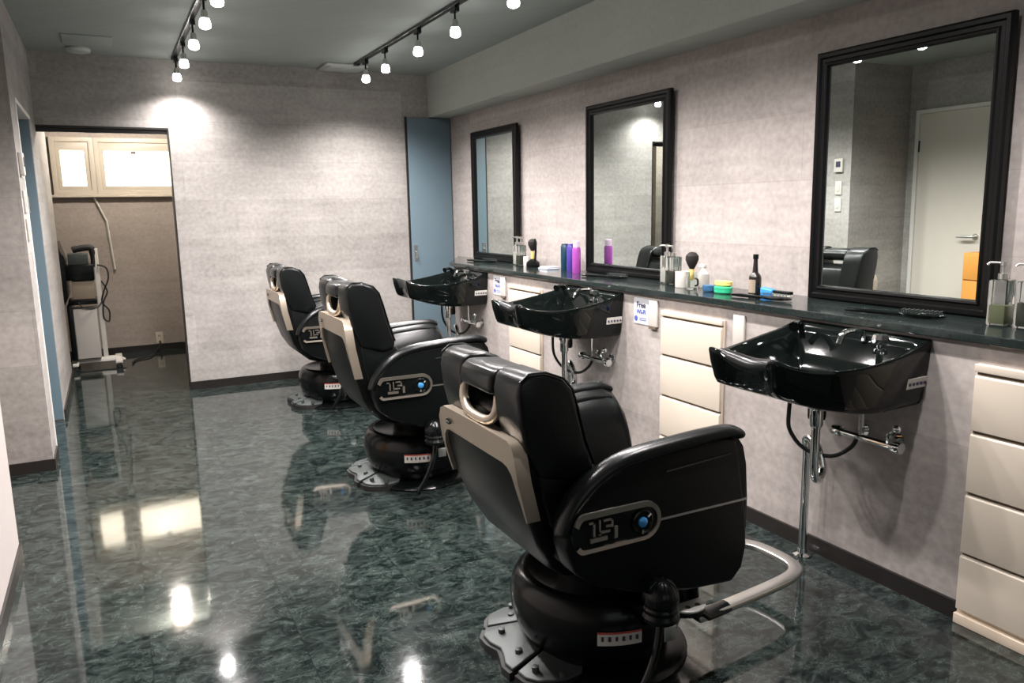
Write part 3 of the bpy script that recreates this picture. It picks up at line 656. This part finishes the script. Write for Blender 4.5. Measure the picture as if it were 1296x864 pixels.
    # head rest between the two upper pads with its U bracket
    bm = NB(); prism(bm, [(x, Z(z)) for x, z in [(-.40, .905), (-.395, .955), (-.37, .975), (-.27, .968), (-.245, .94), (-.25, .90), (-.31, .888)]], -.108, .096, 'xz'); hd = obj('head_rest', bm, 'leather', t_, bev=0.018, seg=3)
    bm = NB(); pts = smooth_path([(-.372, -.112, Z(.90)), (-.378, -.108, Z(.855)), (-.382, -.07, Z(.825)), (-.383, 0, Z(.818)), (-.382, .07, Z(.825)), (-.378, .108, Z(.855)), (-.372, .112, Z(.90))], 4)
    tube(bm, pts, .026, 10, .010, up=(0, 0, 1)) if False else tube(bm, pts, .014, 12); obj('head_rest_bracket', bm, 'bronze', hd)
    # pump lever, knob, tag, pedal
    bx, by = -.012, -.362
    bm = NB(); sphere(bm, (bx, by, .340), .050, (1, 1, 1.05), 24); lathe(bm, [(.036, .272), (.050, .278), (.052, .290), (.046, .300), (.049, .312), (.042, .325)], (bx, by, 0), 28)
    for k in range(10):
        a = 2 * PI * k / 10; tube(bm, [(bx + .047 * math.cos(a) * q2, by + .047 * math.sin(a) * q2, .340 + zz) for q2, zz in ((1.0, -.01), (.96, .015), (.72, .037), (.35, .048))], .004, 6)
    kb = obj('pump_knob', bm, 'plastic_black', t_)
    bm = NB(); tube(bm, smooth_path([(bx, by, .27), (bx - .02, by - .012, .20), (bx - .05, by - .015, .13), (bx - .09, by - .01, .06), (bx - .10, by - .005, .035)], 4), .011, 10); obj('pump_lever', bm, 'gloss_black', kb)
    obj('lever_tag', box(NB(), bx + .015, bx + .055, by - .004, by + .004, .20, .245), 'silver', kb, bev=0.004)
    bm = NB(); tube(bm, [(bx + .03, by + .12, .20), (bx + .01, by + .02, .275)], .014, 10); obj('lever_neck', bm, 'plastic_black', kb)
    bm = NB(); pts = [(.05 * math.cos(q), .034 * math.sin(q)) for q in [PI * k / 9 - PI / 2 for k in range(10)]]
    pl = [(bx + .06, by + .06)] + [(bx + .08 + .11 * (1 + math.sin(q)) / 2, by + .045 - .045 * math.cos(q)) for q in [PI * k / 8 - PI / 2 for k in range(9)]] + [(bx + .195, by + .06)]
    prism(bm, pl, .256, .264, 'xy'); pe = obj('foot_pedal', bm, 'pedal_metal', t_, bev=0.003)
    bm = NB(); prism(bm, [(x, y + .004) for x, y in pl], .240, .256, 'xy'); obj('pedal_pad', bm, 'plastic_black', pe, bev=0.003)
    bm = NB()
    for q in (.12, .155): lathe(bm, [(.008, .2635), (.008, .2655)], (bx + q, by + .028, 0), 10)
    obj('pedal_hole', bm, 'gap_dark', pe)
    bm = NB(); tube(bm, [(bx + .10, by + .05, .246), (bx + .06, by + .13, .22)], .012, 8); obj('pedal_arm', bm, 'plastic_black', pe)
    # warning label curved round the base cover
    def arc(a0, a1, r, z0, z1, n=10):
        bm = NB(); L = []
        for z in (z0, z1): L.append([(PX + r * math.cos(math.radians(a0 + (a1 - a0) * k / n)), PY + r * math.sin(math.radians(a0 + (a1 - a0) * k / n)), z) for k in range(n + 1)])
        loft(bm, L, False, False, closed=False); return bm
    wl = obj('warning_label', arc(237, 264, .2835, .150, .192), 'label_white', bs)
    obj('label_header', arc(237, 264, .2842, .186, .192), 'label_red', wl)
    bm = NB()
    for k in range(6):
        a = math.radians(240 + k * 4.2); r = .2825; c = (PX + r * math.cos(a), PY + r * math.sin(a)); lathe(bm, [(.004 + .0015 * (k % 2), .165), (.0045, .178)], (c[0], c[1], 0), 6)
    obj('printed_mark', bm, 'ink' , wl)
    return t_
chair('black leather barber chair nearest the camera, in front of the right mirror', 1.27, 1.95, 0.0)
chair('black leather barber chair in the middle, in front of the middle mirror', 1.342, 3.80, 0.085)
chair('black leather barber chair farthest back, against the view of the back wall', 1.40, 5.65, 0.045)

# ================================================================== THINGS ON THE WORKTOP
TZ = 0.98
def pump_bottle(label, x, y, liquid, h=0.15, w=0.032, rz=0.0, level=.5):
    t_ = thing('pump_bottle', label, 'pump bottle', (x, y, TZ), rz, 'glass pump bottles on the worktop')
    bm = NB(); loft(bm, [[(-w, -w, z), (w, -w, z), (w, w, z), (-w, w, z)] for z in (0.0, h)] ); obj('glass_body', bm, 'clear_glass', t_, bev=0.006)
    q = w - .006
    bm = NB(); loft(bm, [[(-q, -q, z), (q, -q, z), (q, q, z), (-q, q, z)] for z in (0.008, h * level)]); obj('liquid', bm, liquid, t_, bev=0.003)
    bm = NB(); lathe(bm, [(.014, h), (.016, h + .002), (.016, h + .02), (.006, h + .022), (.006, h + .045), (.012, h + .046), (.012, h + .06), (.004, h + .062)], seg=16); pm = obj('pump', bm, 'silver', t_)
    bm = NB(); tube(bm, [(0, 0, h + .055), (-.012, .04, h + .055), (-.014, .046, h + .048)], .0045, 8); obj('nozzle', bm, 'silver', pm)
    return t_
pump_bottle('clear square pump bottle with olive liquid beside the right mirror', 2.652, 1.562, 'liquid_olive', .155, .031, .1, .45)
pump_bottle('clear square pump bottle with dark liquid at the right edge of view', 2.655, 1.47, 'liquid_dark', .155, .033, .1, .55)
pump_bottle('pump bottle with white label foot, left of the white cup by the middle mirror', 2.685, 3.38, 'label_white', .15, .028, 0, .55)
pump_bottle('dark pump bottle touching the white cup by the middle mirror', 2.665, 3.30, 'liquid_dark', .15, .032, 0, .5)
pump_bottle('pale pump bottle at the right end of the farthest mirror', 2.70, 5.16, 'label_white', .15, .026, 0, .6)
pump_bottle('dark pump bottle left of the far shaving brush stand', 2.69, 5.08, 'liquid_dark', .15, .030, 0, .5)
def cup(label, x, y, r, h):
    bm = NB(); lathe(bm, [(r * .94, 0), (r, .004), (r, h), (r * .92, h), (r * .9, .008), (.004, .008)], seg=28, cap=False)
    return tag(obj('cup', bm, 'label_white', loc=(x, y, TZ)), label, 'cup')
cup('white cup on the worktop right of the middle mirror', 2.615, 3.165, .037, .082)
cup('small white cup right of the farthest mirror', 2.70, 5.01, .026, .07)
def brush_stand(label, x, y, base):
    t_ = thing('shaving_brush_stand', label, 'shaving brush stand', (x, y, TZ))
    bm = NB(); lathe(bm, [(.046, 0), (.05, .01), (.046, .035), (.02, .055), (.012, .058)], seg=24); obj('base', bm, base, t_)
    bm = NB(); tube(bm, smooth_path([(0, -.028, .03), (0, -.040, .10), (0, -.042, .16), (0, -.036, .19), (0, -.030, .196)], 5), .008, 8); obj('stem', bm, 'plastic_black', t_)
    return t_
def shaving_brush(label, x, y, z, handle):
    t_ = thing('shaving_brush', label, 'shaving brush', (x, y, z))
    bm = NB(); lathe(bm, [(.010, 0), (.013, .01), (.009, .03), (.012, .05), (.011, .056)], seg=18); obj('handle', bm, handle, t_)
    bm = NB(); lathe(bm, [(.011, .055), (.024, .080), (.033, .102), (.032, .122), (.018, .138), (.002, .142)], seg=20); obj('bristles', bm, 'bristle_black', t_)
brush_stand('black shaving brush stand right of the farthest mirror', 2.69, 4.90, 'plastic_black')
shaving_brush('black shaving brush standing on the stand by the farthest mirror', 2.69, 4.905, TZ + .0585, 'yellow_soap')
t_ = thing('glass_jar', 'clear glass jar with handle under the black shaving brush', 'jar', (2.60, 3.075, TZ))
bm = NB(); lathe(bm, [(.026, 0), (.028, .01), (.028, .06), (.022, .075), (.024, .085), (.021, .085), (.019, .075), (.024, .058), (.024, .008), (.002, .006)], seg=24, cap=False); obj('glass_body', bm, 'clear_glass', t_)
bm = NB(); tube(bm, smooth_path([(0, -.027, .055), (0, -.045, .05), (0, -.045, .025), (0, -.028, .018)], 5), .0045, 8); obj('handle', bm, 'plastic_black', t_)
shaving_brush('thick black shaving brush standing in the clear glass jar', 2.60, 3.075, TZ + .045, 'yellow_soap')
t_ = thing('spray_bottle', 'white spray bottle behind the glass jar by the middle mirror', 'bottle', (2.70, 3.10, TZ))
bm = NB(); lathe(bm, [(.026, 0), (.028, .004), (.028, .07), (.012, .09), (.011, .10)], seg=20); obj('body', bm, 'label_white', t_)
bm = NB(); box(bm, -.010, .010, -.012, .03, .10, .118); obj('trigger_head', bm, 'label_white', t_, bev=0.003)
def dish(name, label, cat, x, y, r, h, mat, sy=1.4, z=TZ, lid=True):
    t_ = thing(name, label, cat, (x, y, z))
    bm = NB(); lathe(bm, [(r * .85, 0), (r, .006), (r, h * .7), (r * .97, h)], seg=28)
    for v in bm.verts: v.co.y *= sy
    obj('body', bm, mat, t_)
    if lid:
        bm = NB(); lathe(bm, [(r * .99, h * .72), (r * 1.02, h * .74), (r * 1.02, h), (r * .9, h * 1.08), (.002, h * 1.1)], seg=28)
        for v in bm.verts: v.co.y *= sy
        obj('lid', bm, mat, t_)
dish('small_tub', 'small dark blue tub left of the green soap box', 'tub', 2.585, 2.93, .027, .03, 'navy_plastic', 1.2)
dish('soap_box', 'green oval plastic soap box on the worktop', 'soap box', 2.585, 2.83, .033, .03, 'green_plastic', 1.55)
dish('soap_box', 'yellow oval soap box resting on the green one', 'soap box', 2.60, 2.845, .03, .022, 'yellow_soap', 1.7, z=TZ + .034)
t_ = thing('tonic_bottle', 'dark long-necked tonic bottle with a cream label on the worktop', 'bottle', (2.64, 2.68, TZ))
bm = NB(); lathe(bm, [(.026, 0), (.0285, .004), (.0285, .082), (.024, .095), (.013, .108), (.010, .15), (.009, .168), (.012, .17), (.012, .186), (.009, .188)], seg=28); obj('glass_body', bm, 'brown_glass', t_)
bm = NB(); L = []
for z in (.015, .075): L.append([(.0292 * math.cos(math.radians(a)), .0292 * math.sin(math.radians(a)), z) for a in range(150, 236, 8)])
loft(bm, L, False, False, closed=False); obj('paper_label', bm, 'kraft', t_)
bm = NB(); lathe(bm, [(.0125, .168), (.0125, .190), (.002, .191)], seg=16); obj('cap', bm, 'plastic_black', t_)
def hair_brush(label, x, y, rz, head, z=TZ, L=.36):
    t_ = thing('hair_brush', label, 'hair brush', (x, y, z), rz)
    bm = NB(); tube(bm, [(0, L * .5, .010), (0, L * .3, .011), (0, 0, .010), (0, -.03, .011)], [.008, .013, .010, .012], 10, [.006, .009, .007, .008], up=(0, 0, 1)); obj('handle', bm, 'gloss_black', t_)
    bm = NB(); lathe(bm, [(.02, .004), (.03, .008), (.032, .014), (.028, .018)], (0, 0, 0), 24)
    for v in bm.verts: v.co.y = v.co.y * 2.6 - .10
    obj('brush_head', bm, head, t_)
    bm = NB()
    for i in range(3):
        for k in range(9):
            xx, yy = (i - 1) * .014, -.10 + (k - 4) * .016
            tube(bm, [(xx, yy, .017), (xx, yy, .028)], .0012, 5); sphere(bm, (xx, yy, .029), .0028, seg=6)
    b_ = obj('bristles', bm, 'foot_metal', t_); b_['kind'] = 'stuff'
hair_brush('black hair brush lying under the right mirror, bristles up', 2.565, 1.90, 0.25, 'gloss_black')
hair_brush('black hair brush lying under the middle mirror, bristles up', 2.60, 3.86, 0.25, 'gloss_black')
hair_brush('black hair brush lying under the farthest mirror', 2.62, 5.62, 0.25, 'gloss_black')
hair_brush('black hair brush lying right of the dark tonic bottle', 2.55, 2.58, 0.15, 'plastic_black', L=.26)
t_ = thing('shave_brush_tool', 'bright blue brush with black and cream handle beside the tonic bottle', 'brush', (2.64, 2.56, TZ))
bm = NB(); loft(bm, [[(-.02, .07, .0), (.02, .07, 0), (.02, .07, .045), (-.02, .07, .045)], [(-.017, .0, .004), (.017, .0, .004), (.017, .0, .038), (-.017, .0, .038)]]); obj('brush_head', bm, 'blue_plastic', t_, bev=0.008)
bm = NB(); box(bm, -.012, .012, -.10, .0, .022, .036); obj('handle', bm, 'plastic_black', t_, bev=0.003)
bm = NB(); box(bm, -.012, .012, -.10, .0, .010, .021); obj('handle_back', bm, 'label_white', t_, bev=0.003)
# tubes and cans between far and middle mirrors
def tubebottle(name, label, x, y, r, h, mat, capm, caph):
    t_ = thing(name, label, 'bottle', (x, y, TZ))
    bm = NB(); lathe(bm, [(r * .95, 0), (r, .004), (r, h - .012), (r * .8, h)], seg=24); obj('body', bm, mat, t_)
    bm = NB(); lathe(bm, [(r * .82, h - .002), (r * .82, h + caph), (r * .7, h + caph + .004), (.002, h + caph + .005)], seg=20); obj('cap', bm, capm, t_)
tubebottle('hair_tonic_bottle', 'dark teal bottle, leftmost of the coloured bottles by the middle mirror', 2.735, 4.53, .030, .168, 'teal_plastic', 'teal_plastic', .004)
tubebottle('shampoo_bottle', 'violet blue bottle between the teal bottle and the pink can', 2.705, 4.405, .029, .172, 'purple_plastic', 'purple_plastic', .004)
tubebottle('spray_can', 'pink magenta spray can with pale pink cap', 2.65, 4.25, .027, .168, 'pink_can', 'pale_pink', .035)
t_ = thing('folded_cloth', 'small folded pale blue cloth left of the teal bottle', 'cloth', (2.68, 4.66, TZ))
bm = NB(); box(bm, -.05, .05, -.06, .06, 0, .009); obj('lower_fold', bm, 'light_towel', t_, bev=0.004)
bm = NB(); box(bm, -.045, .05, -.055, .05, .009, .019); obj('upper_fold', bm, 'paper', t_, bev=0.004)

# ================================================================== BACK ROOM
t_ = thing('equipment_trolley', 'white rolling stand with black monitor and boxes in the back room', 'trolley', (-0.17, 8.2, 0))
bm = NB(); loft(bm, [[(-.24, -.05, .045), (.22, -.05, .045), (.22, .05, .045), (-.24, .05, .045)], [(-.22, -.04, .085), (.16, -.04, .085), (.16, .04, .085), (-.22, .04, .085)]]); box(bm, .13, .19, -.22, .22, .045, .07); box(bm, -.22, -.17, -.22, .22, .045, .07)
obj('base', bm, 'label_white', t_, bev=0.006)
for x in (.16, -.195):
    for y in (-.2, .2):
        bm = NB(); lathe(bm, [(.02, -.01), (.022, 0), (.02, .01)], (x, y, .022), 16, 'y'); obj('caster', bm, 'rubber', t_)
obj('column', box(NB(), .035, .075, -.02, .02, .08, 1.10), 'label_white', t_, bev=0.003)
bm = NB(); box(bm, -.17, .02, -.13, .13, .10, .56); obj('lower_box', bm, 'plate_white', t_, bev=0.004)
bm = NB(); box(bm, -.215, -.172, -.2, .2, .10, .60); obj('side_panel', bm, 'plastic_black', t_, bev=0.003)
bm = NB(); box(bm, -.20, .03, -.14, .14, .60, .645); obj('shelf', bm, 'plastic_black', t_, bev=0.003)
bm = NB(); box(bm, -.16, .02, -.12, .12, .648, .81); obj('cardboard_box', bm, 'kraft', t_, bev=0.003)
bm = NB(); box(bm, -.19, .03, -.13, .13, .82, .96); obj('recorder', bm, 'plastic_black', t_, bev=0.006)
bm = NB(); box(bm, -.17, -.01, -.12, .12, .962, 1.06); obj('amplifier', bm, 'foot_metal', t_, bev=0.004)
bm = NB(); prism(bm, [(-.245, .62), (-.22, .62), (-.19, .68), (-.19, 1.0), (-.235, 1.17), (-.25, 1.17)], -.3, .3, 'xz'); obj('monitor', bm, 'plastic_black', t_, bev=0.004)
bm = NB(); pts = smooth_path([(-.13, 0, 1.09), (-.09, 0, 1.10), (0, 0, 1.11), (.03, 0, 1.09), (.035, 0, 1.0), (.03, 0, .93)], 5); tube(bm, pts, [.03] * 18 + [.024] * 8, 12); obj('video_camera', bm, 'rubber', t_)
bm = NB()
tube(bm, smooth_path([(.06, -.03, .95), (.13, -.04, .92), (.14, -.04, .82), (.09, -.04, .70), (.07, -.04, .60), (.12, -.03, .52), (.11, -.03, .42), (.07, -.03, .46), (.08, -.03, .60), (.12, -.03, .70), (.08, -.03, .80)], 6), .007, 8)
tube(bm, smooth_path([(-.12, -.14, .62), (-.08, -.15, .57), (.02, -.12, .56), (.06, -.05, .60)], 5), .006, 8)
obj('cable_loop', bm, 'rubber', t_)
bm = NB(); tube(bm, smooth_path([(0.10, 8.12, .012), (0.14, 8.3, .01), (0.26, 8.42, .012), (0.33, 8.65, .02), (0.385, 8.80, .06), (0.385, 8.815, .10)], 6), .008, 8)
tag(obj('power_cable', bm, 'rubber'), 'black power cable on the floor from trolley to wall outlet', 'cable')
t_ = thing('wall_outlet', 'cream wall outlet low on the back room wall', 'outlet', (0.385, 8.84, 0.07))
obj('plate', box(NB(), -.035, .035, -.01, -.001, 0, .12), 'cream', t_, bev=0.003)
bm = NB(); box(bm, -.012, -.006, -.0115, -.0095, .07, .09); box(bm, .006, .012, -.0115, -.0095, .07, .09); obj('socket_hole', bm, 'gap_dark', t_)
bm = NB()
tube(bm, [(-.085, 8.825, 1.575), (0.005, 8.825, 1.34)], .018, 4, .012); tube(bm, [(0.005, 8.825, 1.345), (0.035, 8.825, .86)], .018, 4, .012)
tag(obj('cable_duct', bm, 'label_white', smooth=False), 'white cable duct running down the back room wall from the window sill', 'cable duct')
